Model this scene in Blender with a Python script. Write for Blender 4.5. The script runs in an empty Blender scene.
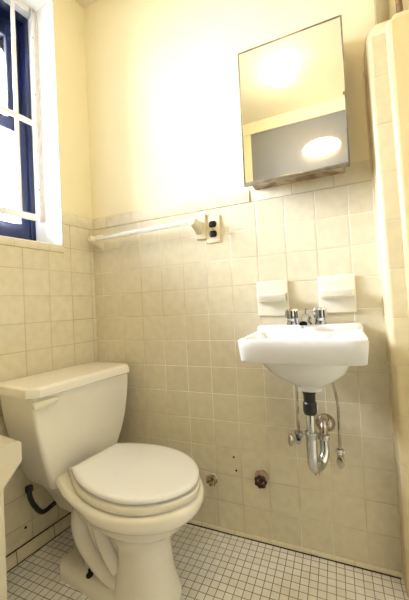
import bpy, bmesh, math, random
from mathutils import Vector, Matrix
random.seed(7)
PI = math.pi
COL = bpy.context.scene.collection

# ---------------------------------------------------------------- camera
A = 0.13112                      # the left wall is not square to the back wall
CAM = Vector((1.08860, -1.18627, 0.92574))
YAW, PITCH, ROLL, FPX = 0.40149, 0.01764, -0.04832, 307.06
F = Vector((-math.sin(YAW)*math.cos(PITCH), math.cos(YAW)*math.cos(PITCH), math.sin(PITCH)))
Rt = F.cross(Vector((0, 0, 1))).normalized()
Up = Rt.cross(F)
R2 = Rt*math.cos(ROLL)+Up*math.sin(ROLL)
U2 = Up*math.cos(ROLL)-Rt*math.sin(ROLL)
cd = bpy.data.cameras.new('camera'); cam = bpy.data.objects.new('camera', cd); COL.objects.link(cam)
M = Matrix((R2, U2, -F)).transposed().to_4x4(); M.translation = CAM
cam.matrix_world = M
cd.sensor_fit = 'VERTICAL'; cd.sensor_height = 24.0; cd.lens = 24.0*FPX/600.0
cd.clip_start = 0.02; cd.clip_end = 100
sc = bpy.context.scene
sc.camera = cam

# ---------------------------------------------------------------- light
w = bpy.data.worlds.new('sky'); sc.world = w; w.use_nodes = True
bg = w.node_tree.nodes['Background']
bg.inputs[0].default_value = (0.82, 0.90, 1.0, 1); bg.inputs[1].default_value = 80.0
_nt = w.node_tree; _tc = _nt.nodes.new('ShaderNodeTexCoord'); _sp = _nt.nodes.new('ShaderNodeSeparateXYZ'); _cr = _nt.nodes.new('ShaderNodeValToRGB')
_nt.links.new(_tc.outputs['Generated'], _sp.inputs[0])
_mr = _nt.nodes.new('ShaderNodeMapRange'); _mr.inputs[1].default_value = -1.0; _mr.inputs[2].default_value = 1.0
_nt.links.new(_sp.outputs['Z'], _mr.inputs[0]); _nt.links.new(_mr.outputs[0], _cr.inputs[0])
_cr.color_ramp.elements[0].position = 0.42; _cr.color_ramp.elements[0].color = (0.30, 0.31, 0.32, 1)      # bright street and facades below
_cr.color_ramp.elements[1].position = 0.70; _cr.color_ramp.elements[1].color = (0.94, 0.97, 1.0, 1)      # overcast sky
_e = _cr.color_ramp.elements.new(0.52); _e.color = (0.56, 0.60, 0.64, 1)
_nt.links.new(_cr.outputs[0], bg.inputs[0])
LAMP_CEIL, LAMP_WALL = 36.0, 8.0
WARM = (1.0, 0.73, 0.36)
sc.view_settings.view_transform = 'Standard'; sc.view_settings.look = 'None'
sc.view_settings.exposure = 0.52; sc.view_settings.gamma = 1.0
sc.view_settings.use_curve_mapping = False

def wall_frame(o):               # objects built in the left wall's own axes: x = out from wall, y = -distance from corner
    o.rotation_euler = (0, 0, -A)
    return o
# daylight portal in the window opening
pl = bpy.data.lights.new('window_daylight', 'AREA'); pl.shape = 'RECTANGLE'; pl.size = 1.12; pl.size_y = 0.70
pl.cycles.is_portal = True
po = bpy.data.objects.new('window_daylight', pl); COL.objects.link(po)
po.matrix_world = Matrix.Rotation(-A, 4, 'Z') @ Matrix.Translation((-0.285, -0.50, 1.79)) @ Matrix.Rotation(-PI/2, 4, 'Y')

# ---------------------------------------------------------------- materials
def mat(name, col, rough=0.5, metal=0.0, coat=0.0, emit=None, spec=0.5, noise=0.0, nscale=8.0, bump=0.0, bscale=40.0, col2=None):
    m = bpy.data.materials.new(name); m.use_nodes = True
    nt = m.node_tree; b = nt.nodes['Principled BSDF']
    b.inputs['Base Color'].default_value = (*col, 1)
    b.inputs['Roughness'].default_value = rough; b.inputs['Metallic'].default_value = metal
    b.inputs['Coat Weight'].default_value = coat; b.inputs['Coat Roughness'].default_value = 0.05
    b.inputs['Specular IOR Level'].default_value = spec
    if emit:
        b.inputs['Emission Color'].default_value = (*emit[0], 1); b.inputs['Emission Strength'].default_value = emit[1]
    tc = nt.nodes.new('ShaderNodeTexCoord')
    if noise or col2:
        n = nt.nodes.new('ShaderNodeTexNoise'); n.inputs['Scale'].default_value = nscale; n.inputs['Detail'].default_value = 5
        nt.links.new(tc.outputs['Object'], n.inputs['Vector'])
        mx = nt.nodes.new('ShaderNodeMix'); mx.data_type = 'RGBA'
        c2 = col2 if col2 else tuple(c*(1-noise) for c in col)
        mx.inputs[6].default_value = (*col, 1); mx.inputs[7].default_value = (*c2, 1)
        rp = nt.nodes.new('ShaderNodeMapRange'); rp.inputs[1].default_value = 0.4; rp.inputs[2].default_value = 0.65
        nt.links.new(n.outputs['Fac'], rp.inputs[0]); nt.links.new(rp.outputs[0], mx.inputs[0])
        nt.links.new(mx.outputs[2], b.inputs['Base Color'])
    if bump:
        n2 = nt.nodes.new('ShaderNodeTexNoise'); n2.inputs['Scale'].default_value = bscale; n2.inputs['Detail'].default_value = 3
        nt.links.new(tc.outputs['Object'], n2.inputs['Vector'])
        bp = nt.nodes.new('ShaderNodeBump'); bp.inputs['Strength'].default_value = bump; bp.inputs['Distance'].default_value = 0.004
        nt.links.new(n2.outputs['Fac'], bp.inputs['Height']); nt.links.new(bp.outputs[0], b.inputs['Normal'])
    return m

def tile_mat(name, plane, tw, th, ou, ov, c1, c2, grout, mortar=0.0013, rough=0.12, grout2=None, stain=None, wave=0.16, coat=0.3, bumpd=0.0012):
    m = bpy.data.materials.new(name); m.use_nodes = True
    nt = m.node_tree; b = nt.nodes['Principled BSDF']; L = nt.links.new
    tc = nt.nodes.new('ShaderNodeTexCoord'); sp = nt.nodes.new('ShaderNodeSeparateXYZ'); L(tc.outputs['Object'], sp.inputs[0])
    # hand laid tiles: the joints wander a little
    nz0 = nt.nodes.new('ShaderNodeTexNoise'); nz0.inputs['Scale'].default_value = 3.5; nz0.inputs['Detail'].default_value = 2
    L(tc.outputs['Object'], nz0.inputs['Vector'])
    cb = nt.nodes.new('ShaderNodeCombineXYZ')
    for i, (ax, off) in enumerate(((plane[0], ou), (plane[1], ov))):
        ad = nt.nodes.new('ShaderNodeMath'); ad.operation = 'SUBTRACT'; ad.inputs[1].default_value = off - 20*(tw, th)[i]
        L(sp.outputs['XYZ'.index(ax)], ad.inputs[0])
        L(ad.outputs[0], cb.inputs[i])
    br = nt.nodes.new('ShaderNodeTexBrick'); br.offset = 0; br.squash = 1
    br.inputs['Scale'].default_value = 1; br.inputs['Brick Width'].default_value = tw; br.inputs['Row Height'].default_value = th
    br.inputs['Mortar Size'].default_value = mortar; br.inputs['Mortar Smooth'].default_value = 0.3
    br.inputs['Color1'].default_value = (*c1, 1); br.inputs['Color2'].default_value = (*c2, 1); br.inputs['Bias'].default_value = -0.1
    L(cb.outputs[0], br.inputs['Vector'])
    br2 = nt.nodes.new('ShaderNodeTexBrick'); br2.offset = 0; br2.squash = 1
    br2.inputs['Scale'].default_value = 1; br2.inputs['Brick Width'].default_value = tw; br2.inputs['Row Height'].default_value = th
    br2.inputs['Mortar Size'].default_value = mortar*3.0; br2.inputs['Mortar Smooth'].default_value = 1.0
    L(cb.outputs[0], br2.inputs['Vector'])
    # grout tone
    n = nt.nodes.new('ShaderNodeTexNoise'); n.inputs['Scale'].default_value = 2.6; n.inputs['Detail'].default_value = 4
    L(tc.outputs['Object'], n.inputs['Vector'])
    mr = nt.nodes.new('ShaderNodeMapRange'); mr.inputs[1].default_value = 0.42; mr.inputs[2].default_value = 0.60; L(n.outputs['Fac'], mr.inputs[0])
    gm = nt.nodes.new('ShaderNodeMix'); gm.data_type = 'RGBA'
    gm.inputs[6].default_value = (*grout, 1); gm.inputs[7].default_value = (*(grout2 or grout), 1); L(mr.outputs[0], gm.inputs[0])
    last = br.outputs['Color']
    # glaze mottling
    n3 = nt.nodes.new('ShaderNodeTexNoise'); n3.inputs['Scale'].default_value = 30; n3.inputs['Detail'].default_value = 4
    L(tc.outputs['Object'], n3.inputs['Vector'])
    mm = nt.nodes.new('ShaderNodeMix'); mm.data_type = 'RGBA'; mm.blend_type = 'MULTIPLY'
    cr = nt.nodes.new('ShaderNodeMapRange'); cr.inputs[1].default_value = 0.3; cr.inputs[2].default_value = 0.7; cr.inputs[3].default_value = 0.90; cr.inputs[4].default_value = 1.0
    L(n3.outputs['Fac'], cr.inputs[0]); mm.inputs[0].default_value = 1.0
    L(last, mm.inputs[6]); L(cr.outputs[0], mm.inputs[7]); last = mm.outputs[2]
    if stain:
        n4 = nt.nodes.new('ShaderNodeTexNoise'); n4.inputs['Scale'].default_value = stain[1]; n4.inputs['Detail'].default_value = 6
        L(tc.outputs['Object'], n4.inputs['Vector'])
        m4 = nt.nodes.new('ShaderNodeMapRange'); m4.inputs[1].default_value = 0.5; m4.inputs[2].default_value = 0.72; m4.inputs[4].default_value = stain[2]
        L(n4.outputs['Fac'], m4.inputs[0])
        sm = nt.nodes.new('ShaderNodeMix'); sm.data_type = 'RGBA'; L(m4.outputs[0], sm.inputs[0]); L(last, sm.inputs[6]); sm.inputs[7].default_value = (*stain[0], 1)
        last = sm.outputs[2]
    fm = nt.nodes.new('ShaderNodeMix'); fm.data_type = 'RGBA'; L(br.outputs['Fac'], fm.inputs[0]); L(last, fm.inputs[6]); L(gm.outputs[2], fm.inputs[7])
    L(fm.outputs[2], b.inputs['Base Color'])
    rr = nt.nodes.new('ShaderNodeMapRange'); rr.inputs[3].default_value = rough; rr.inputs[4].default_value = 0.85
    L(br.outputs['Fac'], rr.inputs[0]); L(rr.outputs[0], b.inputs['Roughness'])
    b.inputs['Coat Weight'].default_value = coat*0; b.inputs['Specular IOR Level'].default_value = 0.6
    # pillowed edges + slightly wavy glaze
    bp = nt.nodes.new('ShaderNodeBump'); bp.invert = True; bp.inputs['Strength'].default_value = 0.6; bp.inputs['Distance'].default_value = bumpd
    L(br2.outputs['Fac'], bp.inputs['Height'])
    nw = nt.nodes.new('ShaderNodeTexNoise'); nw.inputs['Scale'].default_value = 9; nw.inputs['Detail'].default_value = 2
    L(tc.outputs['Object'], nw.inputs['Vector'])
    bp2 = nt.nodes.new('ShaderNodeBump'); bp2.inputs['Strength'].default_value = wave; bp2.inputs['Distance'].default_value = 0.01
    L(nw.outputs['Fac'], bp2.inputs['Height']); L(bp.outputs[0], bp2.inputs['Normal']); L(bp2.outputs[0], b.inputs['Normal'])
    return m

T = 0.1095
CW1, CW2 = (0.79, 0.72, 0.555), (0.76, 0.69, 0.525)
GR, GR2 = (0.95, 0.91, 0.83), (0.60, 0.51, 0.37)
m_tile_back = tile_mat('cream_glazed_tile_back', 'XZ', T, T, 0.163, 1.3265, CW1, CW2, GR, grout2=GR2, mortar=0.0016)
m_tile_left = tile_mat('cream_glazed_tile_left', 'YZ', T, T, -0.0199, 1.3265, CW1, CW2, GR2, grout2=(0.42, 0.33, 0.2))
m_cap_back = tile_mat('cream_cap_tile_back', 'XZ', 0.145, 0.2, 0.09, 1.323, CW1, CW2, GR2, grout2=(0.45, 0.36, 0.22))
m_cap_left = tile_mat('cream_cap_tile_left', 'YZ', 0.145, 0.2, -0.09, 1.323, CW1, CW2, GR2, grout2=GR2)
m_trim_right = tile_mat('cream_trim_tile_right', 'XZ', 2.0, 0.151, -0.5, 1.614, (0.74, 0.63, 0.40), (0.71, 0.60, 0.38), (0.62, 0.53, 0.36), rough=0.2)
m_panel_right = mat('cream_glazed_panel', (0.68, 0.54, 0.29), 0.09, noise=0.06, nscale=3, bump=0.08, bscale=8)
m_floor = tile_mat('white_mosaic_tile', 'XY', 0.0275, 0.0275, 0.0, -0.004, (0.93, 0.93, 0.94), (0.86, 0.85, 0.83), (0.22, 0.19, 0.15), mortar=0.0014, rough=0.3,
                   grout2=(0.34, 0.29, 0.23), stain=((0.58, 0.46, 0.25), 3.0, 0.30), wave=0.05, bumpd=0.0006)
m_plaster = mat('cream_plaster', (0.90, 0.82, 0.58), 0.55, noise=0.03, nscale=3, bump=0.15, bscale=14)
m_ceiling = mat('ceiling_plaster', (0.86, 0.79, 0.58), 0.7, bump=0.1, bscale=12)
m_grey = mat('grey_paint', (0.23, 0.24, 0.265), 0.5, noise=0.05, nscale=3, bump=0.1, bscale=14)
m_reveal = mat('white_gloss_paint', (0.92, 0.92, 0.90), 0.35, bump=0.08, bscale=14)
m_whitemetal = mat('white_painted_metal', (0.86, 0.83, 0.80), 0.4, noise=0.12, nscale=20, bump=0.2, bscale=60)
m_navy = mat('dark_blue_sash', (0.006, 0.012, 0.055), 0.3, noise=0.3, nscale=5)
m_porc = mat('cream_porcelain', (0.89, 0.855, 0.78), 0.07, noise=0.03, nscale=4)
m_porcw = mat('white_porcelain', (0.83, 0.84, 0.86), 0.07, noise=0.02, nscale=4)
m_seat = mat('white_plastic_seat', (0.90, 0.92, 0.96), 0.16, noise=0.02, nscale=4)
m_seat2 = mat('cream_plastic_ring', (0.84, 0.81, 0.73), 0.2, noise=0.03, nscale=4)
m_rubber = mat('black_rubber', (0.012, 0.012, 0.012), 0.4, bump=0.2, bscale=100)
m_chrome = mat('chrome', (0.62, 0.64, 0.67), 0.08, metal=1.0, noise=0.3, nscale=12)
m_dchrome = mat('tarnished_chrome', (0.55, 0.53, 0.50), 0.22, metal=1.0, noise=0.45, nscale=30, col2=(0.30, 0.22, 0.13))
m_rust = mat('rusty_steel', (0.50, 0.40, 0.25), 0.55, noise=0.3, nscale=25, col2=(0.16, 0.08, 0.04))
m_mirror = mat('mirror_glass', (0.90, 0.91, 0.90), 0.015, metal=1.0)
m_steel = mat('steel_frame', (0.36, 0.34, 0.30), 0.3, metal=0.9, noise=0.3, nscale=30)
m_cream = mat('cream_ceramic', (0.80, 0.72, 0.53), 0.12, noise=0.03, nscale=10)
m_wceramic = mat('pale_ceramic', (0.82, 0.77, 0.64), 0.12, noise=0.03, nscale=10)
m_plate = mat('ivory_plate', (0.84, 0.78, 0.62), 0.3, noise=0.02)
m_black = mat('black_plastic', (0.01, 0.01, 0.01), 0.3)
m_slot = mat('black_slot', (0.001, 0.001, 0.001), 0.9)
m_white = mat('white_enamel', (0.80, 0.75, 0.62), 0.25, noise=0.03)
m_redknob = mat('dark_red_enamel', (0.05, 0.006, 0.008), 0.4, noise=0.4, nscale=60)
m_pink = mat('pink_paint_stain', (0.62, 0.44, 0.36), 0.4, noise=0.3, nscale=60)
m_brass = mat('worn_painted_brass', (0.52, 0.42, 0.26), 0.4, metal=0.3, noise=0.5, nscale=90, col2=(0.12, 0.07, 0.03))
m_brown = mat('brown_pipe', (0.22, 0.13, 0.055), 0.4, noise=0.4, nscale=30)
m_beige = mat('beige_board', (0.42, 0.34, 0.19), 0.5, noise=0.15, nscale=20)
m_dirt = mat('black_joint_dirt', (0.03, 0.02, 0.012), 0.9, noise=0.4, nscale=60)
m_caulk = mat('white_caulk', (0.70, 0.63, 0.48), 0.4, noise=0.35, nscale=14, col2=(0.55, 0.47, 0.32))
m_lamp = mat('frosted_lamp_glass', (0.9, 0.85, 0.7), 0.4, emit=(WARM, LAMP_CEIL))
m_lamp2 = mat('frosted_wall_lamp_glass', (0.9, 0.85, 0.7), 0.4, emit=(WARM, LAMP_WALL))
def glass_mat(name, tint, gloss, rough=0.02):
    m = bpy.data.materials.new(name); m.use_nodes = True; nt = m.node_tree
    for n in list(nt.nodes):
        if n.type != 'OUTPUT_MATERIAL': nt.nodes.remove(n)
    out = [n for n in nt.nodes if n.type == 'OUTPUT_MATERIAL'][0]
    t = nt.nodes.new('ShaderNodeBsdfTransparent'); t.inputs[0].default_value = (*tint, 1)
    g = nt.nodes.new('ShaderNodeBsdfGlossy'); g.inputs['Roughness'].default_value = rough
    fr = nt.nodes.new('ShaderNodeLayerWeight'); fr.inputs[0].default_value = gloss
    mx = nt.nodes.new('ShaderNodeMixShader')
    nt.links.new(fr.outputs['Fresnel'], mx.inputs[0]); nt.links.new(t.outputs[0], mx.inputs[1]); nt.links.new(g.outputs[0], mx.inputs[2])
    nt.links.new(mx.outputs[0], out.inputs[0])
    return m
m_pane = glass_mat('window_glass', (0.95, 0.97, 1.0), 0.3)
m_bar = mat('clear_acrylic', (0.95, 0.93, 0.88), 0.12)
m_bar.node_tree.nodes['Principled BSDF'].inputs['Alpha'].default_value = 0.6

# ---------------------------------------------------------------- mesh helpers
class MB:
    def __init__(s): s.bm = bmesh.new()
    def box(s, x0, x1, y0, y1, z0, z1, bev=0.0, seg=2):
        b = bmesh.new(); bmesh.ops.create_cube(b, size=1)
        for v in b.verts:
            v.co = Vector(((x0+x1)/2+v.co.x*(x1-x0), (y0+y1)/2+v.co.y*(y1-y0), (z0+z1)/2+v.co.z*(z1-z0)))
        if bev: bmesh.ops.bevel(b, geom=list(b.edges), offset=bev, segments=seg, profile=0.5, affect='EDGES')
        s.add(b); return s
    def add(s, b, mtx=None):
        me = bpy.data.meshes.new('tmp'); b.to_mesh(me); b.free()
        if mtx: me.transform(mtx)
        s.bm.from_mesh(me); bpy.data.meshes.remove(me)
    def loft(s, rings, cap0=True, cap1=True, closed=True):
        vs = [[s.bm.verts.new(p) for p in r] for r in rings]; n = len(rings[0])
        for a, b in zip(vs[:-1], vs[1:]):
            for i in range(n if closed else n-1):
                j = (i+1) % n
                s.bm.faces.new((a[i], a[j], b[j], b[i]))
        if cap0: s.bm.faces.new(list(reversed(vs[0])))
        if cap1: s.bm.faces.new(vs[-1])
        return s
    def tube(s, pts, r, n=14, smooth=True, cap=True):
        pts = [Vector(p) for p in pts]; rs = r if isinstance(r, (list, tuple)) else [r]*len(pts)
        if smooth and len(pts) > 2:
            P, Q = [], []
            for i in range(len(pts)-1):
                p0, p1, p2, p3 = pts[max(i-1, 0)], pts[i], pts[i+1], pts[min(i+2, len(pts)-1)]
                for k in range(8):
                    t = k/8
                    P.append(0.5*((2*p1)+(-p0+p2)*t+(2*p0-5*p1+4*p2-p3)*t*t+(-p0+3*p1-3*p2+p3)*t**3)); Q.append(rs[i]*(1-t)+rs[i+1]*t)
            P.append(pts[-1]); Q.append(rs[-1]); pts, rs = P, Q
        rings = []; up = None
        for i, p in enumerate(pts):
            d = (pts[min(i+1, len(pts)-1)]-pts[max(i-1, 0)]).normalized()
            if up is None: up = Vector((0, 0, 1)) if abs(d.z) < 0.9 else Vector((0, 1, 0))
            up = (up-d*up.dot(d)).normalized(); sd = d.cross(up)
            rings.append([p+(up*math.cos(2*PI*k/n)+sd*math.sin(2*PI*k/n))*rs[i] for k in range(n)])
        return s.loft(rings, cap, cap)
    def lathe(s, prof, origin=(0, 0, 0), axis='z', n=28):   # prof: (radius, along)
        o = Vector(origin); rings = []
        for r, h in prof:
            ring = []
            for k in range(n):
                c, sn = r*math.cos(2*PI*k/n), r*math.sin(2*PI*k/n)
                v = {'z': (c, sn, h), 'y': (c, -h, sn), 'x': (h, c, sn)}[axis]
                ring.append(o+Vector(v))
            rings.append(ring)
        return s.loft(rings)
    def prism(s, outline, z0, z1, bev=0.0, seg=3):            # outline of (x, y), extruded in z
        b = bmesh.new(); vs = [b.verts.new((x, y, z0)) for x, y in outline]; f = b.faces.new(vs)
        r = bmesh.ops.extrude_face_region(b, geom=[f])
        for v in r['geom']:
            if isinstance(v, bmesh.types.BMVert): v.co.z = z1
        bmesh.ops.recalc_face_normals(b, faces=b.faces)
        if bev:
            ed = [e for e in b.edges if abs(e.verts[0].co.z-e.verts[1].co.z) < 1e-6 and abs(e.verts[0].co.z-z1) < 1e-6]
            bmesh.ops.bevel(b, geom=ed, offset=bev, segments=seg, profile=0.5, affect='EDGES')
        s.add(b); return s
    def build(s, name, material, parent=None, ang=35, sub=0, fn=None):
        bm = s.bm
        bmesh.ops.recalc_face_normals(bm, faces=bm.faces)
        if fn:
            for v in bm.verts: v.co = fn(v.co)
        me = bpy.data.meshes.new(name); bm.to_mesh(me); bm.free()
        me.materials.append(material)
        me.shade_smooth(); me.set_sharp_from_angle(angle=math.radians(ang))
        o = bpy.data.objects.new(name, me); COL.objects.link(o)
        if parent: o.parent = parent
        if sub:
            md = o.modifiers.new('sub', 'SUBSURF'); md.levels = sub; md.render_levels = sub
        return o
def empty(name, loc, label=None, cat=None, group=None, left=False):
    o = bpy.data.objects.new(name, None); COL.objects.link(o); o.location = loc; o.empty_display_size = 0.05
    if left: o.location = Matrix.Rotation(-A, 3, 'Z') @ Vector(loc); o.rotation_euler = (0, 0, -A)
    tag(o, label, cat, group); return o
def tag(o, label=None, cat=None, group=None):
    if label: o['label'] = label
    if cat: o['category'] = cat
    if group: o['group'] = group
    return o
def struct(o): o['kind'] = 'structure'; return o

# ================================================================ THE ROOM
H = 2.452
XR = 1.95; YF = -1.62
# floor and ceiling
struct(MB().box(-0.75, 2.1, -1.85, 0.3, -0.1, 0.0).build('floor', m_floor))
struct(MB().box(-0.75, 2.1, -1.85, 0.3, H, H+0.1).build('ceiling', m_ceiling))
# back wall: plaster body, tiled wainscot, cap row
wb = struct(MB().box(-0.3, 2.1, 0.006, 0.2, 0.0, H).build('wall_back', m_plaster))
MB().box(0.0, 1.26, 0.0, 0.0065, 0.0, 1.3235).build('tile_field', m_tile_back, wb)
cap = MB()
def capprof(x0, x1, z0, z1):
    pr = [(0.006, z0), (-0.0015, z0), (-0.003, z0+0.01), (-0.003, z1-0.014), (-0.001, z1-0.004), (0.003, z1), (0.007, z1)]
    return [[Vector((x, y, z)) for y, z in pr] for x in (x0, x1)]
cap.loft(capprof(0.0, 0.797, 1.325, 1.381))
cap.build('cap_tile_row', m_cap_back, wb)
MB().box(0.797, 1.26, 0.0005, 0.007, 1.325, 1.398, 0.001).build('upper_tile_band', m_cap_back, wb)
# cove at the floor
cv = [(0.0, 0.0)]+[(-0.016+0.016*math.sin(t*PI/12), 0.016-0.016*math.cos(t*PI/12)) for t in range(7)]
def cove(x0, x1):
    pr = [(0.0, 0.0), (-0.010, 0.0), (-0.009, 0.003), (-0.006, 0.008), (-0.002, 0.012), (0.0, 0.013)]
    return [[Vector((x, y, z)) for y, z in pr] for x in (x0, x1)]
bb = MB(); bb.loft(cove(0.0, 1.262)); struct(bb.build('baseboard_back', m_cap_back))
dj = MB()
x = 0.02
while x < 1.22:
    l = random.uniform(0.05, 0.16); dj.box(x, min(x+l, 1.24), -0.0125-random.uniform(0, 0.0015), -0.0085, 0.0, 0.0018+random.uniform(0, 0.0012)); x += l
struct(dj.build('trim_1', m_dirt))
# left wall with window opening
S0, S1, ZB, ZT, WD = 0.166, 0.86, 1.222, 2.362, -0.30
def yl(a, b): return (-b, -a)
lw = MB()
for (a, b, z0, z1) in ((-0.2, S0, 0, H), (S1, 1.9, 0, H), (S0, S1, 0, ZB), (S0, S1, ZT, H)):
    lw.box(WD, -0.005, *yl(a, b), z0, z1)
wl = struct(wall_frame(lw.build('wall_left', m_plaster)))
tl = MB(); tl.box(-0.006, 0.0, *yl(-0.0, S0-0.002), 0, 1.3235); tl.box(-0.006, 0.0, *yl(S0-0.002, S1+0.002), 0, 1.19); tl.box(-0.006, 0.0, *yl(S1+0.002, 1.9), 0, 1.3235)
tl.build('tile_field', m_tile_left, wl)
cl = MB()
def lpr(a, b, z0, z1):
    pr = [(-0.006, z0), (0.0015, z0), (0.003, z0+0.01), (0.003, z1-0.014), (0.001, z1-0.004), (-0.003, z1), (-0.007, z1)]
    return [[Vector((d, -s, z)) for d, z in pr] for s in (a, b)]
cl.loft(lpr(0.0, S0-0.001, 1.325, 1.381)); cl.loft(lpr(S1+0.002, 1.9, 1.325, 1.381))
cl.build('cap_tile_row', m_cap_left, wl)
MB().box(-0.006, 0.003, *yl(S0-0.001, S1), 1.192, ZB, 0.002).build('sill_tile_row', m_cap_left, wl)
# painted reveal lining
rv = MB()
rv.box(-0.285, -0.002, *yl(S0-0.001, S0+0.004), ZB, ZT)
rv.box(-0.285, -0.002, *yl(S1-0.004, S1+0.001), ZB, ZT)
rv.box(-0.285, -0.002, *yl(S0+0.004, S1-0.004), ZT-0.005, ZT+0.001)
rv.box(-0.285, -0.0, *yl(S0+0.004, S1-0.004), ZB-0.001, ZB+0.004)
rv.build('reveal_lining', m_reveal, wl)
# base tile row on the left wall
bl = MB(); bl.loft([[Vector((d, -s, z)) for d, z in [(0, 0.002), (0.012, 0.002), (0.0115, 0.012), (0.007, 0.040), (0.004, 0.046), (0, 0.048)]] for s in (0.016, 1.7)])
struct(wall_frame(bl.build('baseboard_left', tile_mat('cream_base_tile', 'YZ', 0.15, 0.3, -0.265, -0.02, CW1, CW2, (0.2, 0.14, 0.08), grout2=(0.1, 0.07, 0.04)))))
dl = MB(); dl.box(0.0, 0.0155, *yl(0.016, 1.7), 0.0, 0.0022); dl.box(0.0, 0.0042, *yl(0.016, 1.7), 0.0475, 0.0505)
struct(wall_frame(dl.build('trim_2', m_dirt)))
# walls behind and right of the photographer
struct(MB().box(-0.6, 0.49, YF-0.15, YF, 0, H).box(0.49, 2.1, YF-0.15, YF-0.001, 2.395, H).build('wall_front', m_plaster))
struct(MB().box(0.49, 2.1, YF-0.15, YF-0.002, 0, 2.395).build('wall_front_grey', m_grey))
struct(MB().box(XR, XR+0.15, YF, 0.1, 0, H).build('wall_right', m_plaster))
d1 = struct(empty('added_door', (1.0, YF, 0)))  # unseen dark door, added to give chrome dark reflections and cut low bounce light
m_added_door = mat('added_dark_door', (0.035, 0.022, 0.014), 0.35, noise=0.3, nscale=6)
MB().box(-0.38, 0.38, -0.001, 0.03, 0.004, 1.86, 0.003).build('added_door_leaf', m_added_door, d1)
MB().box(-0.44, -0.382, -0.001, 0.045, 0.0, 1.88, 0.003).box(0.382, 0.44, -0.001, 0.045, 0.0, 1.88, 0.003).box(-0.44, 0.44, -0.001, 0.045, 1.862, 1.90, 0.003).build('added_door_frame', m_grey, d1)
MB().lathe([(0.025, -0.03), (0.022, -0.036), (0.01, -0.04), (0.01, -0.07), (0.026, -0.08), (0.026, -0.10), (0.01, -0.108)], (-0.32, 0, 0.95), 'y').build('added_door_knob', m_chrome, d1)
cm = MB(); cm.loft([[Vector((x, YF+a, H-b)) for a, b in [(0, 0), (0.055, 0), (0.05, 0.02), (0.02, 0.045), (0.012, 0.07), (0, 0.07)]] for x in (-0.35, XR)])
struct(cm.build('trim_3', m_plaster))

# right-hand tiled partition
def lean(p):
    return Vector((p.x-0.026*max(0.0, min(1.0, (p.z-0.35)/1.35)), p.y, p.z))
def rounded_slab(x0, x1, yf, z0, z1, r, zseg=24):
    rings = []
    for i in range(zseg+1):
        z = z0+(z1-z0)*i/zseg
        ring = [Vector((x0, 0.0, z))]
        for k in range(9):
            t = k/8*PI/2
            ring.append(Vector((x0+r-r*math.cos(t), yf+r-r*math.sin(t), z)))
        ring.append(Vector((x1, yf, z))); ring.append(Vector((x1, 0.0, z)))
        rings.append(ring)
    return rings
YS = -0.088
ps = MB(); ps.loft(rounded_slab(1.247, 1.60, YS, 0.0, 1.745, 0.018))
# rounded top course
top = []
for i in range(9):
    t = i/8*PI/2; ins = 0.045*(1-math.cos(t)); dz = 0.045*math.sin(t)
    top.append([Vector((1.247+ins*0.7, 0.0, 1.745+dz)), Vector((1.247+ins*0.7, YS+0.02, 1.745+dz)), Vector((1.252+ins*0.8, YS+0.008+ins*0.15, 1.745+dz)),
                Vector((1.265+ins*0.7, YS+ins*0.35, 1.745+dz)), Vector((1.60, YS+ins*0.35, 1.745+dz)), Vector((1.60, 0.0, 1.745+dz))])
ps.loft(top)
part = struct(ps.build('wall_partition', m_trim_right, fn=lean))
pp = MB()
pr = []
for i in range(25):
    z = 0.0+1.765*i/24
    ring = [Vector((1.302, YS+0.003, z))]
    for k in range(9):
        t = k/8*PI/2
        ring.append(Vector((1.302+0.016-0.016*math.cos(t), YS-0.015+0.016-0.016*math.sin(t), z)))
    ring += [Vector((1.62, YS-0.015, z)), Vector((1.62, YS+0.003, z))]
    pr.append(ring)
pp.loft(pr); pp.box(1.318, 1.62, YS-0.012, YS+0.02, 1.76, 1.788, 0.012)
pn = pp.build('glazed_panel', m_panel_right, part, fn=lean)
# caulk bead in the corner and drips of old grout
ck = MB(); ck.tube([(1.2455, -0.001, 0.0), (1.246, -0.001, 0.5), (1.2455, -0.001, 1.0), (1.246, -0.001, 1.45), (1.246, -0.001, 1.70)], 0.0035, 6)
struct(ck.build('trim_4', m_caulk, fn=lean))
# board and pipe seen above the partition
bd = MB().box(1.262, 1.30, -0.02, 0.006, 1.792, H-0.002, 0.003).build('trim_5', m_beige); struct(bd)
pi = MB(); pi.tube([(1.326, -0.04, 1.788), (1.322, -0.04, 2.05), (1.322, -0.04, H-0.002)], 0.0095, 12)
pi.lathe([(0.016, 0), (0.016, 0.006), (0.011, 0.010)], (1.326, -0.04, 1.789))
tag(pi.build('riser_pipe', m_brown), 'brown vertical pipe rising above the tiled partition, upper right corner', 'pipe')

# ================================================================ WINDOW
win = struct(wall_frame(empty('window_1', (0, 0, 0))))
yw0, yw1 = S0+0.004, S1-0.004
DX = -0.215
fr = MB()
fr.box(DX-0.05, DX+0.02, *yl(yw0, yw0+0.022), ZB+0.004, ZT-0.005, 0.002)
fr.box(DX-0.05, DX+0.02, *yl(yw1-0.022, yw1), ZB+0.004, ZT-0.005, 0.002)
fr.box(DX-0.05, DX+0.02, *yl(yw0+0.022, yw1-0.022), ZT-0.045, ZT-0.005, 0.002)
fr.box(DX-0.05, DX+0.03, *yl(yw0+0.022, yw1-0.022), ZB+0.004, ZB+0.03, 0.002)
fr.build('window_frame', m_navy, win)
ym = (yw0+yw1)/2
us = MB()   # upper sash
us.box(DX-0.045, DX-0.02, *yl(yw0+0.022, yw0+0.085), 1.80, ZT-0.045, 0.002)
us.box(DX-0.045, DX-0.02, *yl(yw1-0.085, yw1-0.022), 1.80, ZT-0.045, 0.002)
us.box(DX-0.045, DX-0.02, *yl(yw0+0.085, yw1-0.085), ZT-0.125, ZT-0.045, 0.002)
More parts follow.
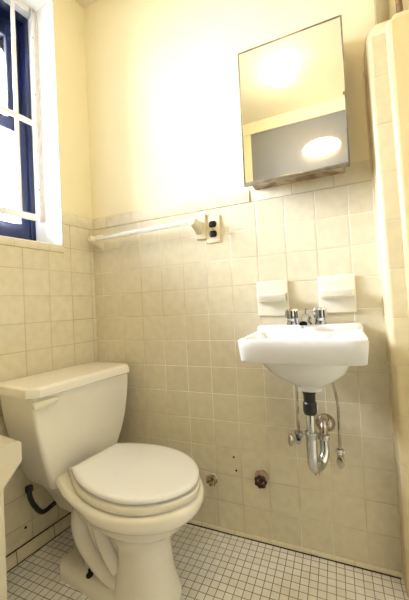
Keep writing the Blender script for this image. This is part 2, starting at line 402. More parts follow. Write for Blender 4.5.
us.box(DX-0.045, DX-0.02, *yl(yw0+0.085, yw1-0.085), 1.80, 1.845, 0.002)
u = us.build('upper_sash', m_navy, win)
MB().box(DX-0.034, DX-0.031, *yl(yw0+0.083, yw1-0.083), 1.843, ZT-0.123).build('pane', m_pane, u)
ls = MB()   # lower sash
ls.box(DX-0.018, DX+0.012, *yl(yw0+0.022, yw0+0.062), ZB+0.03, 1.83, 0.002)
ls.box(DX-0.018, DX+0.012, *yl(yw1-0.062, yw1-0.022), ZB+0.03, 1.83, 0.002)
ls.box(DX-0.018, DX+0.012, *yl(yw0+0.062, yw1-0.062), 1.775, 1.83, 0.002)
ls.box(DX-0.018, DX+0.012, *yl(yw0+0.062, yw1-0.062), ZB+0.03, 1.345, 0.002)
l = ls.build('lower_sash', m_navy, win)
MB().box(DX-0.004, DX-0.001, *yl(yw0+0.06, yw1-0.06), 1.343, 1.777).build('pane', m_pane, l)
lt = MB(); lt.box(DX+0.012, DX+0.028, -ym-0.02, -ym+0.03, 1.83, 1.842, 0.002); lt.lathe([(0.008, 0), (0.01, 0.012), (0.004, 0.02)], (DX+0.005, -ym, 1.83)); lt.build('sash_lock', m_dchrome, l)
# window guard in front of it
gd = wall_frame(empty('window_guard', (0, 0, 0), 'white painted metal window guard with thin bars set in front of the dark sashes', 'window guard'))
g = MB(); gx = -0.135; gz0, gz1 = 1.352, ZT-0.006
g.box(gx-0.006, gx+0.006, *yl(yw0, yw0+0.022), gz0, gz1, 0.0015)
g.box(gx-0.006, gx+0.006, *yl(yw1-0.034, yw1), gz0, gz1, 0.0015)
g.box(gx-0.006, gx+0.006, *yl(yw0+0.034, yw1-0.034), gz1-0.028, gz1, 0.0015)
g.box(gx-0.006, gx+0.006, *yl(yw0+0.034, yw1-0.034), gz0, gz0+0.03, 0.0015)
g.box(gx+0.004, gx+0.014, *yl(yw0, yw0+0.006), gz0, gz1, 0.001)
g.build('frame', m_whitemetal, gd)
for s in (0.275, 0.375, 0.475, 0.575, 0.675, 0.775):
    MB().box(gx-0.007, gx+0.007, -s-0.007, -s+0.007, gz0+0.028, gz1-0.027, 0.002).build('vertical_bar', m_whitemetal, gd)
MB().box(gx-0.011, gx+0.003, *yl(yw0+0.02, yw1-0.02), 1.80, 1.822, 0.002).build('cross_bar', m_whitemetal, gd)
for z in (1.5, 1.95, 2.22):
    MB().lathe([(0.004, 0), (0.004, 0.002), (0.002, 0.003)], (gx+0.006, -yw0-0.02, z), 'x', 10).build('screw', m_rust, gd)

# ================================================================ TOILET  (local: x = out from wall, y = -s, z up)
SC = 0.278
toi = empty('toilet', (0, 0, 0), 'cream porcelain two-piece toilet with closed white lid against the left wall', 'toilet', left=True)
def V(d, t, z): return Vector((d, -(SC+t), z))       # t positive towards the photographer
# egg-like outline: list of (d, t)
def egg(d0, d1, hw, dw, n=48, back=2.0, front=2.0):
    out = []
    for k in range(n):
        a = 2*PI*k/n; c, s_ = math.cos(a), math.sin(a)
        e = front if c >= 0 else back
        x = (abs(c)**(2/e))*(1 if c >= 0 else -1); y = (abs(s_)**(2/e))*(1 if s_ >= 0 else -1)
        out.append((dw+x*((d1-dw) if c >= 0 else (dw-d0)), y*hw))
    return out
def ring(o, z): return [V(d, t, z) for d, t in o]
# bowl and pedestal in one casting
b = MB()
def rim(g_=0.0, back=0.13):
    half = [(back, 0.092), (0.18, 0.100), (0.23, 0.117), (0.29, 0.139), (0.35, 0.161), (0.42, 0.172), (0.49, 0.176), (0.56, 0.169), (0.62, 0.150), (0.67, 0.119), (0.705, 0.081), (0.724, 0.042), (0.730, 0.0)]
    pts = [(d, t) for d, t in half]+[(d, -t) for d, t in reversed(half[:-1])]
    P = [Vector((d, t, 0)) for d, t in pts]; o = []
    for i in range(len(P)-1):
        p0, p1, p2, p3 = P[max(i-1, 0)], P[i], P[i+1], P[min(i+2, len(P)-1)]
        for q in range(2):
            t = q/2; v = 0.5*((2*p1)+(-p0+p2)*t+(2*p0-5*p1+4*p2-p3)*t*t+(-p0+3*p1-3*p2+p3)*t**3); o.append((v.x, v.y))
    o.append((P[-1].x, P[-1].y))
    c = (0.46, 0)
    return [(c[0]+(x-c[0])*(1-g_/0.27), c[1]+(y-c[1])*(1-g_/0.17)) for x, y in o]
def rimz(g_, z, k):
    # the flank of the casting rises and narrows towards the wall
    out = []
    for x, y in rim(g_):
        f = max(0.0, 0.46-x)/0.33
        out.append(V(x+k*f*0.10, y*(1-k*f*0.55), z+k*f*0.022))
    return out
def eggr(d0, d1, hw, dw):
    # same point count and start direction as rim()
    ref = rim(); out = []
    for x, y in ref:
        a = math.atan2(y/0.18, (x-0.48)/0.27)
        c, s_ = math.cos(a), math.sin(a)
        m_ = 1/((abs(c)**2.3+abs(s_)**2.3)**(1/2.3))
        out.append((dw+c*m_*((d1-dw) if c >= 0 else (dw-d0)), s_*m_*hw))
    return out
b.loft([ring(eggr(0.415, 0.628, 0.108, 0.52), 0.0),
        ring(eggr(0.415, 0.628, 0.107, 0.52), 0.012),
        ring(eggr(0.42, 0.618, 0.100, 0.52), 0.03),
        ring(eggr(0.43, 0.606, 0.090, 0.52), 0.08),
        ring(eggr(0.44, 0.600, 0.083, 0.52), 0.15),
        ring(eggr(0.43, 0.603, 0.083, 0.515), 0.19),
        ring(eggr(0.38, 0.622, 0.098, 0.505), 0.225),
        ring(eggr(0.31, 0.655, 0.122, 0.495), 0.255),
        ring(eggr(0.26, 0.690, 0.145, 0.485), 0.28),
        rimz(0.024, 0.300, 1.0), rimz(0.012, 0.308, 0.8), rimz(0.004, 0.319, 0.5), rimz(0.0, 0.331, 0.2),
        ring(rim(0.0), 0.345), ring(rim(0.003), 0.353), ring(rim(0.012), 0.3575),
        ring(rim(0.05), 0.3575), ring(rim(0.07), 0.30), ring(rim(0.12), 0.22)])
def rr(d0, d1, t0, t1, r, n=5):
    out = []
    for cx, cy, a0 in ((d1-r, t1-r, 0), (d0+r, t1-r, PI/2), (d0+r, t0+r, PI), (d1-r, t0+r, 1.5*PI)):
        for k in range(n+1):
            a = a0+PI/2*k/n; out.append((cx+r*math.cos(a), cy+r*math.sin(a)))
    return out
b.loft([ring(rr(0.12, 0.30, -0.05, 0.05, 0.03), 0.20), ring(rr(0.08, 0.30, -0.065, 0.065, 0.03), 0.25), ring(rr(0.05, 0.30, -0.078, 0.078, 0.03), 0.285), ring(rr(0.04, 0.30, -0.085, 0.085, 0.03), 0.315)])
for sg in (1, -1):
    b.tube([V(0.36, sg*0.045, 0.262), V(0.315, sg*0.060, 0.262), V(0.287, sg*0.062, 0.215), V(0.298, sg*0.062, 0.155), V(0.345, sg*0.060, 0.105), V(0.41, sg*0.056, 0.065), V(0.46, sg*0.05, 0.045)], [0.034, 0.036, 0.034, 0.033, 0.032, 0.030, 0.026])
    b.tube([V(0.43, sg*0.04, 0.245), V(0.392, sg*0.058, 0.240), V(0.392, sg*0.062, 0.195), V(0.425, sg*0.064, 0.145), V(0.46, sg*0.06, 0.10)], [0.028, 0.029, 0.027, 0.026, 0.025])
# webs of the casting behind the ridges
b.loft([ring(rr(0.27, 0.47, -0.062, 0.062, 0.03), z) for z in (0.02, 0.28)])
# foot plate
b.loft([ring(rr(0.175, 0.60, -0.100, 0.100, 0.045), 0.0), ring(rr(0.175, 0.60, -0.100, 0.100, 0.045), 0.020), ring(rr(0.172, 0.59, -0.094, 0.094, 0.042), 0.034), ring(rr(0.19, 0.58, -0.078, 0.078, 0.034), 0.042)])
bowl = b.build('bowl', m_porc, toi, ang=50)
for sg in (1, -1):
    hl = MB(); hl.lathe([(0.0115, 0), (0.012, 0.004), (0.008, 0.006), (0.0045, 0.007), (0.0045, 0.022), (0.001, 0.024)], V(0.335, sg*0.074, 0.040))
    hl.build('floor_bolt', m_dirt, bowl)
def sweepback(pts): return pts
def seat_outline(k=0.0, n=14):
    # straight hinge edge at the back, full round front
    pts = [(0.296-k, -0.098), (0.296-k, 0.098)]
    pts2 = []
    ctr = [(0.304, 0.104+k), (0.37, 0.135+k), (0.44, 0.154+k), (0.51, 0.160+k), (0.58, 0.151+k), (0.64, 0.124+k*0.9), (0.688, 0.082+k*0.8), (0.714+k*0.6, 0.036), (0.719+k, 0.0)]
    full = pts[1:]+ctr+[(d, -t) for d, t in reversed(ctr[:-1])]+pts[:1]
    P = [Vector((d, t, 0)) for d, t in full]; out = []
    for i in range(len(P)-1):
        p0, p1, p2, p3 = P[max(i-1, 0)], P[i], P[i+1], P[min(i+2, len(P)-1)]
        for q in range(4):
            t = q/4
            v = 0.5*((2*p1)+(-p0+p2)*t+(2*p0-5*p1+4*p2-p3)*t*t+(-p0+3*p1-3*p2+p3)*t**3); out.append((v.x, v.y))
    out.append((P[-1].x, P[-1].y)); return out
def scale_o(o, f, c=(0.49, 0.0)): return [(c[0]+(x-c[0])*f, c[1]+(y-c[1])*f) for x, y in o]
so = seat_outline(0.005)
st = MB(); st.loft([ring(scale_o(so, 0.95), 0.3605), ring(scale_o(so, 0.99), 0.363), ring(so, 0.367), ring(so, 0.379), ring(scale_o(so, 0.985), 0.383), ring(scale_o(so, 0.94), 0.3845)])
st.build('seat_ring', m_seat2, toi, ang=40)
lo = seat_outline(0.0)
ld = MB(); ld.loft([ring(scale_o(lo, 0.93), 0.3845), ring(scale_o(lo, 0.94), 0.388), ring(scale_o(lo, 0.99), 0.3905), ring(lo, 0.394), ring(lo, 0.400), ring(scale_o(lo, 0.985), 0.4045), ring(scale_o(lo, 0.93), 0.4065), ring(scale_o(lo, 0.8), 0.408), ring(scale_o(lo, 0.5), 0.410), ring(scale_o(lo, 0.1), 0.411)])
ld.build('lid', m_seat, toi, ang=50)
for sg in (1, -1):
    hg = MB(); hg.box(0.262, 0.300, -(SC+sg*0.075)-0.014, -(SC+sg*0.075)+0.016, 0.352, 0.388, 0.006); hg.build('hinge', m_seat2, toi)
# tank, tapering to the bottom with hollowed front
tr = []
ST = -0.012
for z, d0, d1, t0, t1, r in ((0.314, 0.055, 0.212, -0.125, 0.122, 0.020), (0.317, 0.045, 0.222, -0.137, 0.130, 0.020), (0.36, 0.042, 0.228, -0.165, 0.145, 0.018), (0.41, 0.04, 0.233, -0.187, 0.160, 0.016), (0.47, 0.035, 0.237, -0.206, 0.176, 0.015), (0.54, 0.03, 0.240, -0.219, 0.190, 0.014), (0.60, 0.028, 0.241, -0.226, 0.197, 0.014), (0.650, 0.026, 0.242, -0.229, 0.201, 0.014)):
    tr.append(ring([(d, t+ST) for d, t in rr(d0, d1, t0, t1, r)], z))
tank = MB().loft(tr).build('tank', m_porc, toi, ang=50)
# lid with clipped corners
def clip(d0, d1, t0, t1, c):
    return [(d0, t1-0.01), (d0, t0+0.01), (d0+0.01, t0), (d1-c, t0), (d1, t0+c), (d1, t1-c), (d1-c, t1), (d0+0.01, t1)]
lr = []
for z, g_ in ((0.650, 0.006), (0.653, 0.0), (0.672, 0.0), (0.680, 0.003), (0.6845, 0.010), (0.686, 0.02)):
    lr.append(ring([(d, t+ST) for d, t in clip(0.012+g_, 0.262-g_, -0.240+g_, 0.218-g_, 0.030-g_*0.4)], z))
MB().loft(lr).build('tank_lid', m_porc, toi, ang=24)
lv = MB(); yv = -(SC+0.176)
lv.lathe([(0.013, 0), (0.013, 0.006), (0.007, 0.008), (0.007, 0.016)], (0.236, yv, 0.626), 'x')
lv.loft([[Vector((0.251+0.004*c+e, yv-0.016+t, 0.626+zz+h*s_)) for c, s_ in [(math.cos(2*PI*k/12), math.sin(2*PI*k/12)) for k in range(12)]] for t, h, e, zz in ((0.0, 0.004, 0, 0), (0.004, 0.011, 0, 0), (0.018, 0.015, 0.002, 0), (0.045, 0.013, 0.004, 0.002), (0.072, 0.009, 0.004, 0.004), (0.084, 0.003, 0.003, 0.005))])
lv.build('flush_lever', m_wceramic, toi)
# supply hose and valve
hs = empty('supply_hose', (0, 0, 0), 'black flexible hose looping under the toilet tank to the left wall', 'hose', left=True)
h = MB(); h.tube([(0.105, -0.414, 0.300), (0.105, -0.411, 0.27), (0.105, -0.398, 0.235), (0.10, -0.365, 0.190), (0.09, -0.31, 0.188), (0.065, -0.262, 0.178), (0.034, -0.225, 0.160)], 0.0085, 12)
h.build('hose', m_rubber, hs)
n_ = MB(); n_.lathe([(0.013, 0), (0.014, 0.006), (0.013, 0.018), (0.008, 0.020)], (0.105, -0.414, 0.2935), n=8); n_.build('coupling_nut', m_black, hs)
vv = MB(); vv.lathe([(0.022, 0), (0.020, 0.004), (0.009, 0.006), (0.009, 0.03), (0.013, 0.032), (0.013, 0.05), (0.004, 0.052)], (0, -0.222, 0.158), 'x'); vv.build('stop_valve', m_dchrome, hs)
for s, z in ((0.345, 0.10), (0.34, 0.163), (0.44, 0.20)):
    pass
hol = MB(); hol.lathe([(0.005, 0), (0.005, 0.0012), (0.003, 0.0015)], (0.0, -0.375, 0.107), 'x', 10)
ho = wall_frame(hol.build('anchor_hole', m_dirt)); tag(ho, 'small dark anchor hole in the left wall tile below the toilet tank', 'hole')

# ================================================================ SINK
sk = empty('wall_sink', (0.985, 0, 0.82), 'small white wall-hung porcelain sink with chrome taps', 'sink')
X0 = 0.985
def W(x, y, z): return Vector((x-X0, y, z-0.82))
def rrw(xc, hw0, hw1, y0, y1, r, n=6):   # back (y0) half width hw0, front (y1) half width hw1; y1 < y0
    out = []
    pts = [(xc-hw0, y0), (xc-hw1, y1), (xc+hw1, y1), (xc+hw0, y0)]
    m = len(pts)
    for i in range(m):
        p = Vector((*pts[i], 0)); a = (Vector((*pts[i-1], 0))-p).normalized(); c = (Vector((*pts[(i+1) % m], 0))-p).normalized()
        rad = r if i in (1, 2) else min(r, 0.012)
        p0, p2 = p+a*rad, p+c*rad
        for k in range(n+1):
            t = k/n; q = p0*(1-t)**2+p*2*t*(1-t)+p2*t*t; out.append((q.x, q.y))
    return out
def rg(o, z): return [W(x, y, z) for x, y in o]
XC = 0.9925
def superell(xc, yc, a, b_, e, n):
    out = []
    for k in range(n):
        t = -PI*0.75 + 2*PI*k/n
        c, s_ = math.cos(t), math.sin(t)
        out.append((xc+a*(abs(c)**(2/e))*(1 if c > 0 else -1), yc+b_*(abs(s_)**(2/e))*(1 if s_ > 0 else -1)))
    return out
# sink body: outer shell -> rim -> basin, all rings resampled by angle about the centre
CYB = -0.195
def polar(outline, n=64, c=(XC, CYB)):
    res = []
    P = [(x-c[0], y-c[1]) for x, y in outline]
    for k in range(n):
        a = 2*PI*k/n+0.0001; dx, dy = math.cos(a), math.sin(a); best = None
        for i in range(len(P)):
            (x1, y1), (x2, y2) = P[i], P[(i+1) % len(P)]
            den = dx*(y2-y1)-dy*(x2-x1)
            if abs(den) < 1e-9: continue
            t = (x1*(y2-y1)-y1*(x2-x1))/den; u = (x1*dy-y1*dx)/den
            if t > 0 and -1e-6 <= u <= 1+1e-6 and (best is None or t > best): best = t
        res.append((c[0]+dx*best, c[1]+dy*best))
    return res
out = lambda g_, yb=-0.002: polar(rrw(XC, 0.176-g_, 0.170-g_, yb, -0.342+g_, 0.022))
ell = lambda a, b_, yc=CYB, xc=XC: polar(superell(xc, yc, a, b_, 2.4, 96))
sb = MB()
BX = 0.012
sb.loft([rg(ell(0.030, 0.028, -0.19, XC+BX), 0.650), rg(ell(0.036, 0.034, -0.19, XC+BX), 0.653), rg(ell(0.039, 0.038, -0.19, XC+BX), 0.664), rg(ell(0.056, 0.055, -0.19, XC+BX), 0.675), rg(ell(0.085, 0.085, -0.188, XC+BX*0.7), 0.692),
         rg(ell(0.112, 0.115, -0.183, XC+0.006), 0.713), rg(ell(0.132, 0.138, -0.172), 0.738), rg(ell(0.140, 0.148, -0.168), 0.7535), rg(out(0.018), 0.754), rg(out(0.009), 0.756), rg(out(0.005), 0.761), rg(out(0.001), 0.80), rg(out(0.0), 0.817), rg(out(0.003), 0.8225), rg(out(0.010), 0.824),
         rg(polar(rrw(XC, 0.148, 0.150, -0.100, -0.318, 0.04)), 0.822), rg(polar(rrw(XC, 0.142, 0.144, -0.106, -0.312, 0.05)), 0.812), rg(ell(0.11, 0.080, -0.205), 0.775), rg(ell(0.06, 0.045, -0.2), 0.745), rg(ell(0.018, 0.016, -0.195), 0.738)])
sb.build('basin', m_porcw, sk, ang=38)
dk = MB()
# raised back ledge
dkr = lambda g_, z: rg([(XC-0.170+g_, -0.003), (XC-0.170+g_, -0.075+g_), (XC-0.158+g_, -0.088+g_), (XC-0.02, -0.092+g_), (XC+0.02, -0.092+g_), (XC+0.162-g_, -0.088+g_), (XC+0.174-g_, -0.075+g_), (XC+0.174-g_, -0.003)], z)
dk.loft([dkr(0.0, 0.815), dkr(0.0, 0.834), dkr(0.003, 0.840), dkr(0.008, 0.842)])
dk.build('back_ledge', m_porcw, sk, ang=40)
dr = MB(); dr.lathe([(0.02, 0), (0.02, 0.003), (0.012, 0.004), (0.004, 0.002)], W(XC, -0.195, 0.738), 'z', 20); dr.build('drain', m_chrome, sk)
# taps
def tap(x):
    t = MB()
    t.lathe([(0.019, 0), (0.019, 0.006), (0.017, 0.008), (0.016, 0.018), (0.017, 0.020), (0.017, 0.022)], W(x, -0.052, 0.842), 'z', 24)
    base = t.build('tap_base', m_chrome, sk)
    k_ = MB(); rings = []
    for h_, f in ((0.021, 0.8), (0.024, 1.0), (0.050, 0.95), (0.055, 0.78)):
        rings.append([W(x, -0.052, 0.842+h_)+Vector((math.cos(2*PI*i/32), math.sin(2*PI*i/32), 0))*(0.0225 if i % 4 < 2 else 0.0190)*f for i in range(32)])
    k_.loft(rings); k_.build('tap_handle', m_chrome, base, ang=25)
    c_ = MB(); c_.lathe([(0.009, 0), (0.009, 0.002), (0.003, 0.003)], W(x, -0.052, 0.8968), 'z', 16); c_.build('tap_index', m_dchrome, base)
tap(XC-0.050); tap(XC+0.046)
sp_ = MB()
sp_.loft([[W(XC-0.003+c*wd, y, z+s_*ht) for c, s_ in [(math.cos(2*PI*k/16), math.sin(2*PI*k/16)) for k in range(16)]] for y, z, wd, ht in ((-0.035, 0.856, 0.016, 0.013), (-0.05, 0.862, 0.022, 0.020), (-0.075, 0.864, 0.021, 0.017), (-0.10, 0.860, 0.019, 0.014), (-0.13, 0.853, 0.017, 0.012), (-0.142, 0.850, 0.013, 0.009))])
sp_.lathe([(0.008, 0), (0.009, 0.010)], W(XC-0.003, -0.143, 0.836), 'z', 16)
sp_.lathe([(0.022, 0), (0.022, 0.004), (0.017, 0.01)], W(XC-0.003, -0.052, 0.842), 'z', 20)
sp_.lathe([(0.003, 0), (0.003, 0.028), (0.006, 0.030), (0.006, 0.036), (0.003, 0.038)], W(XC-0.003, -0.035, 0.862), 'z', 12)
sp_.build('spout', m_chrome, sk, ang=45)
# drain assembly
dt = empty('drain_trap', (XC+BX-0.004, -0.19, 0.649), 'chrome P-trap drain with black top sleeve hanging below the sink', 'drain pipe')
s1 = MB(); s1.lathe([(0.021, 0.0), (0.021, -0.006), (0.018, -0.012), (0.0175, -0.034), (0.0205, -0.038), (0.0205, -0.064), (0.018, -0.072), (0.013, -0.075)], (0, 0, 0), 'z', 20); s1.build('rubber_sleeve', m_rubber, dt)
s2 = MB(); s2.lathe([(0.0125, -0.07), (0.0125, -0.145)], (0, 0, 0), 'z', 20); s2.build('tailpiece', m_chrome, dt)
s3 = MB(); s3.lathe([(0.015, -0.125), (0.020, -0.127), (0.020, -0.137), (0.0175, -0.141), (0.0165, -0.150)], (0, 0, 0), 'z', 12); s3.build('slip_nut', m_chrome, dt)
tx, ty = 0.031, 0.085
s4 = MB(); s4.tube([(0, 0, -0.140), (0, 0, -0.185), (0.0005, 0.002, -0.220), (0.006, 0.018, -0.245), (0.022, 0.050, -0.245), (0.032, 0.072, -0.220), (tx, ty-0.002, -0.185), (tx, ty, -0.165)], [0.0165, 0.0165, 0.0165, 0.0165, 0.0155, 0.0145, 0.0135, 0.0135], 18); tb = s4.build('trap_bend', m_chrome, dt)
s4b = MB(); s4b.lathe([(0.007, 0), (0.008, -0.008), (0.005, -0.010)], (0.009, 0.022, -0.260), 'z', 8); s4b.build('cleanout_plug', m_dchrome, tb)
s5 = MB(); s5.lathe([(0.0145, -0.165), (0.019, -0.167), (0.019, -0.180), (0.0145, -0.184)], (tx, ty, 0), 'z', 12); s5.build('slip_nut', m_chrome, dt)
s6 = MB(); s6.tube([(tx, ty, -0.175), (tx, ty+0.001, -0.150), (tx+0.001, ty+0.018, -0.132), (tx+0.001, ty+0.045, -0.130), (tx+0.004, 0.187, -0.152)], 0.0125, 16); s6.build('wall_tube', m_dchrome, dt)
s7 = MB(); s7.lathe([(0.034, -0.1895), (0.032, -0.184), (0.025, -0.174), (0.017, -0.168), (0.013, -0.166)], (tx+0.002, 0, -0.166), 'y', 28)
s7.build('escutcheon', m_dchrome, dt)
# supplies
def supply(x_valve, z_valve, path, label, rot):
    e = empty('water_supply', (x_valve, 0, z_valve), label, 'supply pipe', 'water supply pipes under the sink')
    o = Vector((x_valve, 0, z_valve))
    a = MB(); a.tube([Vector(p)-o for p in path], 0.0045, 10); a.build('supply_tube', m_dchrome, e)
    v = MB(); v.lathe([(0.016, 0), (0.015, 0.003), (0.007, 0.005), (0.007, 0.028), (0.011, 0.030), (0.012, 0.058), (0.004, 0.060)], (0, 0, 0), 'y', 16)
    v.lathe([(0.0085, 0.006), (0.0085, 0.018), (0.011, 0.020), (0.011, 0.030), (0.005, 0.032)], (0, -0.045, 0), 'z', 8)
    v.build('valve_body', m_chrome, e)
    k = MB(); rings = []
    for h_, f in ((0.0, 0.8), (0.003, 1.0), (0.009, 1.0), (0.012, 0.75)):
        rings.append([Vector((math.cos(t)*0.013*f*(1 if i % 2 else 0.93), -h_, math.sin(t)*0.022*f*(1 if i % 2 else 0.93))) for i, t in enumerate([2*PI*j/20 for j in range(20)])])
    k.loft(rings)
    k.tube([Vector((0, 0.0, 0)), Vector((0, 0.016, 0.0))], 0.004, 8)
    M2 = Matrix.Translation(rot[1]) @ Matrix.Rotation(rot[0], 4, 'Z')
    k.build('valve_handle', m_dchrome, e, fn=lambda p: M2 @ p)
    return e
supply(0.941, 0.430, [(0.945, -0.045, 0.452), (0.946, -0.046, 0.55), (0.947, -0.05, 0.66), (0.950, -0.055, 0.765)], 'straight chrome supply tube and stop valve left of the sink drain', (-1.0, Vector((-0.018, -0.060, 0.004))))
supply(1.078, 0.385, [(1.078, -0.045, 0.412), (1.079, -0.045, 0.50), (1.078, -0.05, 0.575), (1.066, -0.06, 0.64), (1.045, -0.07, 0.70), (1.035, -0.075, 0.765)], 'bent chrome supply tube and oval-handled stop valve right of the sink drain', (0.0, Vector((0, -0.075, 0.002))))

# ================================================================ WALL FITTINGS
def soap(x0, x1, z0, z1, label):
    e = empty('soap_dish', ((x0+x1)/2, 0, z0), label, 'soap dish', 'ceramic soap dishes above the sink')
    w_, h_ = (x1-x0)/2, z1-z0
    MB().box(-w_, w_, -0.011, 0.0, 0, h_, 0.004, 3).build('back_plate', m_wceramic, e)
    t = MB(); zt = h_*0.62
    prof = [(-0.009, zt-0.030), (-0.024, zt-0.028), (-0.046, zt-0.022), (-0.052, zt-0.012), (-0.053, zt-0.002), (-0.050, zt+0.001), (-0.045, zt-0.001), (-0.034, zt-0.008), (-0.018, zt-0.012), (-0.009, zt-0.012)]
    wi = w_-0.007
    rr_ = []
    for xx, f in ((-wi, 0.86), (-wi+0.004, 0.97), (-wi+0.012, 1.0), (wi-0.012, 1.0), (wi-0.004, 0.97), (wi, 0.86)):
        rr_.append([Vector((xx, -0.009+(y+0.009)*f, z)) for y, z in prof])
    t.loft(rr_)
    for xx in (-wi, wi-0.006):
        t.box(xx, xx+0.006, -0.043, -0.009, zt-0.024, zt+0.001, 0.002)
    t.build('tray', m_wceramic, e, ang=40)
soap(0.812, 0.930, 0.874, 1.006, 'smaller ceramic soap dish above the left tap of the sink')
soap(1.036, 1.156, 0.877, 1.010, 'ceramic soap dish above the right tap, nearest the partition')
# outlet
ot = empty('electrical_outlet', (0.6405, 0, 1.182), 'ivory plate outlet with two black sockets beside the towel bar', 'outlet')
MB().box(-0.031, 0.031, -0.006, 0, 0, 0.113, 0.0025).build('cover_plate', m_plate, ot)
for zc in (0.0365, 0.0765):
    s_ = MB()
    o_ = []
    for k in range(24):
        a = 2*PI*k/24; o_.append(Vector((0.0165*math.cos(a), 0, max(-0.0135, min(0.0135, 0.0175*math.sin(a))))))
    s_.loft([[p+Vector((0, -0.0055, zc)) for p in o_], [p+Vector((0, -0.0085, zc)) for p in o_], [p*0.93+Vector((0, -0.0092, zc)) for p in o_]])
    so_ = s_.build('socket', m_black, ot)
    sl = MB(); sl.box(-0.0075, -0.0055, -0.0096, -0.009, zc+0.000, zc+0.008); sl.box(0.0055, 0.0075, -0.0096, -0.009, zc+0.001, zc+0.007); sl.lathe([(0.0025, 0.009), (0.0025, 0.0096)], (0, 0, zc-0.007), 'y', 10)
    sl.build('slot', m_slot, so_)
MB().lathe([(0.003, 0.005), (0.003, 0.0072), (0.0015, 0.0076)], (0, 0, 0.0565), 'y', 12).build('screw', m_steel, ot)
# towel bar
tw = empty('towel_bar', (0.33, 0, 1.27), 'clear towel bar held by two cream ceramic brackets on the back wall', 'towel bar')
def bracket(xc, zc, ww, hh, hd):
    b_ = MB(); x_, z_ = xc-0.33, zc-1.27
    b_.box(x_-ww/2, x_+ww/2, -0.012, 0, z_-hh/2, z_+hh/2, 0.004, 3)
    rings = []
    for y, a, c, dz in ((-0.008, 0.020, 0.030, -0.004), (-0.02, 0.018, 0.026, -0.002), (-0.04, 0.016, 0.020, 0.004), (-0.058, 0.018, 0.019, 0.008), (-0.072, 0.016, 0.016, 0.008), (-0.078, 0.010, 0.010, 0.008)):
        rings.append([Vector((x_+hd+a*math.copysign(abs(math.cos(t))**0.7, math.cos(t)), y, z_+dz+c*math.copysign(abs(math.sin(t))**0.7, math.sin(t)))) for t in [2*PI*k/24 for k in range(24)]])
    b_.loft(rings); b_.build('bracket', m_cream, tw, ang=40)
bracket(0.588, 1.254, 0.050, 0.105, -0.008); bracket(0.052, 1.252, 0.042, 0.085, 0.0)
MB().tube([(0.052-0.33, -0.056, -0.010), (0.578-0.33, -0.056, -0.001)], 0.0105, 14).build('bar', m_bar, tw)
# hand wheels low on the wall
def wheel(x, z, r, m, label, lobes):
    e = empty('valve_handwheel', (x, 0, z), label, 'valve handle', 'round valve handles low on the tiled wall')
    a = MB(); rings = []; n = lobes*6
    for y, f in ((-0.020, 0.86), (-0.023, 1.0), (-0.029, 1.0), (-0.032, 0.88)):
        rings.append([Vector((math.cos(2*PI*i/n), 0, math.sin(2*PI*i/n)))*r*f*(1+0.085*math.cos(lobes*2*PI*i/n))+Vector((0, y, 0)) for i in range(n)])
    inn = [[v*1.0 for v in rg_] for rg_ in rings]
    hr = [[Vector((math.cos(2*PI*i/n), 0, math.sin(2*PI*i/n)))*r*0.60+Vector((0, y, 0)) for i in range(n)] for y in (-0.031, -0.021)]
    allr = rings+hr+[rings[0]]
    a.loft(allr, False, False)
    for k in range(4):
        t = 2*PI*k/4+0.5; a.tube([(0, -0.026, 0), (math.cos(t)*r*0.72, -0.026, math.sin(t)*r*0.72)], 0.0028, 8)
    a.build('wheel', m, e, ang=40)
    s_ = MB(); s_.lathe([(0.005, 0.0), (0.005, 0.022), (0.0075, 0.024), (0.0075, 0.033), (0.003, 0.035)], (0, 0, 0), 'y', 14); s_.build('stem', m_dirt if m is m_redknob else m_rust, e)
    f_ = MB(); f_.lathe([(0.6*r, 0), (0.55*r, 0.003), (0.3*r, 0.006)], (0, 0, 0), 'y', 20); f_.build('flange', m_rust if m is m_redknob else m_cream, e)
wheel(0.588, 0.213, 0.0235, m_brass, 'cream and rust speckled valve handwheel beside the toilet bowl', 7)
wheel(0.792, 0.243, 0.0235, m_redknob, 'dark red valve handwheel on the wall below left of the sink', 7)
st_ = MB(); 
st_.loft([[Vector((0.792+math.cos(t)*0.027*(1+0.1*math.sin(3*t)), y, 0.248+math.sin(t)*0.028*(1+0.08*math.cos(5*t)))) for t in [2*PI*k/32 for k in range(32)]] for y in (0.0, -0.0007)])
st_.build('paint_stain', m_pink, wb)
for (x_, z_, wd) in ((0.680, 0.308, 'upper'), (0.688, 0.256, 'lower')):
    a = MB(); a.lathe([(0.0042, 0), (0.0042, 0.0012), (0.0025, 0.0016)], (x_, 0, z_), 'y', 12)
    tag(a.build('screw_hole', m_dirt), wd+' of two dark screw holes in the wall tile between the handwheels', 'hole', 'screw holes between the handwheels')

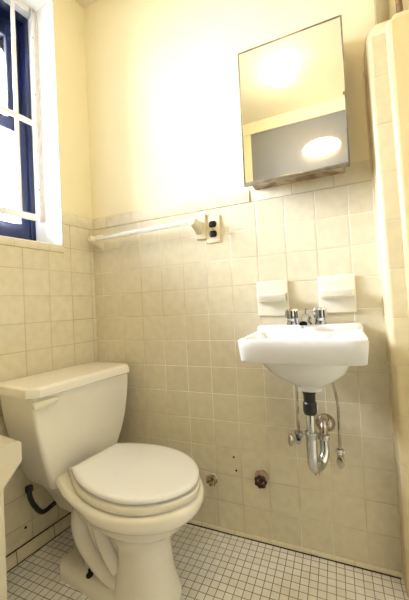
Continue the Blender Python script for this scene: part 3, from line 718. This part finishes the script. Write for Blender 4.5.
# ================================================================ MIRROR CABINET
mc = empty('mirror_cabinet', (0.98, 0, 1.355), 'metal medicine cabinet with mirrored door above the sink', 'cabinet')
MB().box(-0.158, 0.164, -0.088, 0.0055, 0.012, 0.478, 0.003).build('cabinet_body', m_rust, mc)
dr_ = MB(); xl, xr, zb, zt = -0.1745, 0.1755, -0.004, 0.487; fw = 0.0055
dr_.box(xl, xr, -0.097, -0.088, zb, zt, 0.001)
for bx in ((xl, xl+fw, zb, zt), (xr-fw, xr, zb, zt), (xl+fw, xr-fw, zb, zb+0.012), (xl+fw, xr-fw, zt-fw, zt)):
    dr_.box(bx[0], bx[1], -0.101, -0.096, bx[2], bx[3], 0.001)
door = dr_.build('door', m_steel, mc)
MB().box(xl+fw, xr-fw, -0.0995, -0.0972, zb+0.0121, zt-fw).build('mirror', m_mirror, door)
cp = MB(); cp.box(xr-0.010, xr-0.004, -0.103, -0.098, 0.228, 0.236, 0.0008); cp.build('mirror_clip', m_steel, door)

# white cabinet corner at the left edge
cb_ = empty('ledge_cabinet', (0.0, -0.50, 0), 'cream white cabinet with flared top at the left edge beside the toilet tank', 'cabinet', left=True)
o = MB()
dF = 0.27; s0 = 0.522
# flared top: profile in (s, z), extruded in d
prf = [(s0+0.05, 0.435), (s0+0.004, 0.483), (s0, 0.490), (s0, 0.540), (s0+0.004, 0.546), (s0+0.012, 0.550), (s0+0.45, 0.562), (s0+0.45, 0.435)]
o.loft([[Vector((d, -(s-0.50), z)) for s, z in prf] for d in (0.03, dF)])
o.build('flared_top', m_white, cb_, ang=30)
p_ = MB(); p_.box(0.03, dF-0.006, -(s0+0.44-0.50), -(s0+0.05-0.50), 0.0, 0.437, 0.003); p_.build('side_panel', m_white, cb_)

# ================================================================ LAMPS
cl_ = empty('ceiling_lamp', (0.84, -1.08, H), 'frosted dome lamp on the ceiling, seen in the cabinet mirror', 'lamp')
MB().lathe([(0.075, 0), (0.075, -0.015), (0.06, -0.018)], (0, 0, 0)).build('lamp_base', m_white, cl_)
MB().lathe([(0.07, -0.016), (0.085, -0.03), (0.082, -0.05), (0.06, -0.072), (0.03, -0.082), (0.004, -0.084)], (0, 0, 0)).build('lamp_shade', m_lamp, cl_)
wl_ = empty('wall_lamp', (1.05, YF, 2.12), 'frosted oval wall lamp on the grey wall, seen in the cabinet mirror', 'lamp')
MB().box(-0.06, 0.06, 0.0, 0.02, -0.04, 0.04, 0.005).build('lamp_base', m_steel, wl_)
sh = MB(); sh.loft([[Vector((0.14*f*math.cos(t), y, 0.07*f*math.sin(t))) for t in [2*PI*k/32 for k in range(32)]] for y, f in ((0.018, 0.9), (0.03, 1.0), (0.05, 0.9), (0.07, 0.62), (0.08, 0.2))])
sh.build('lamp_shade', m_lamp2, wl_)
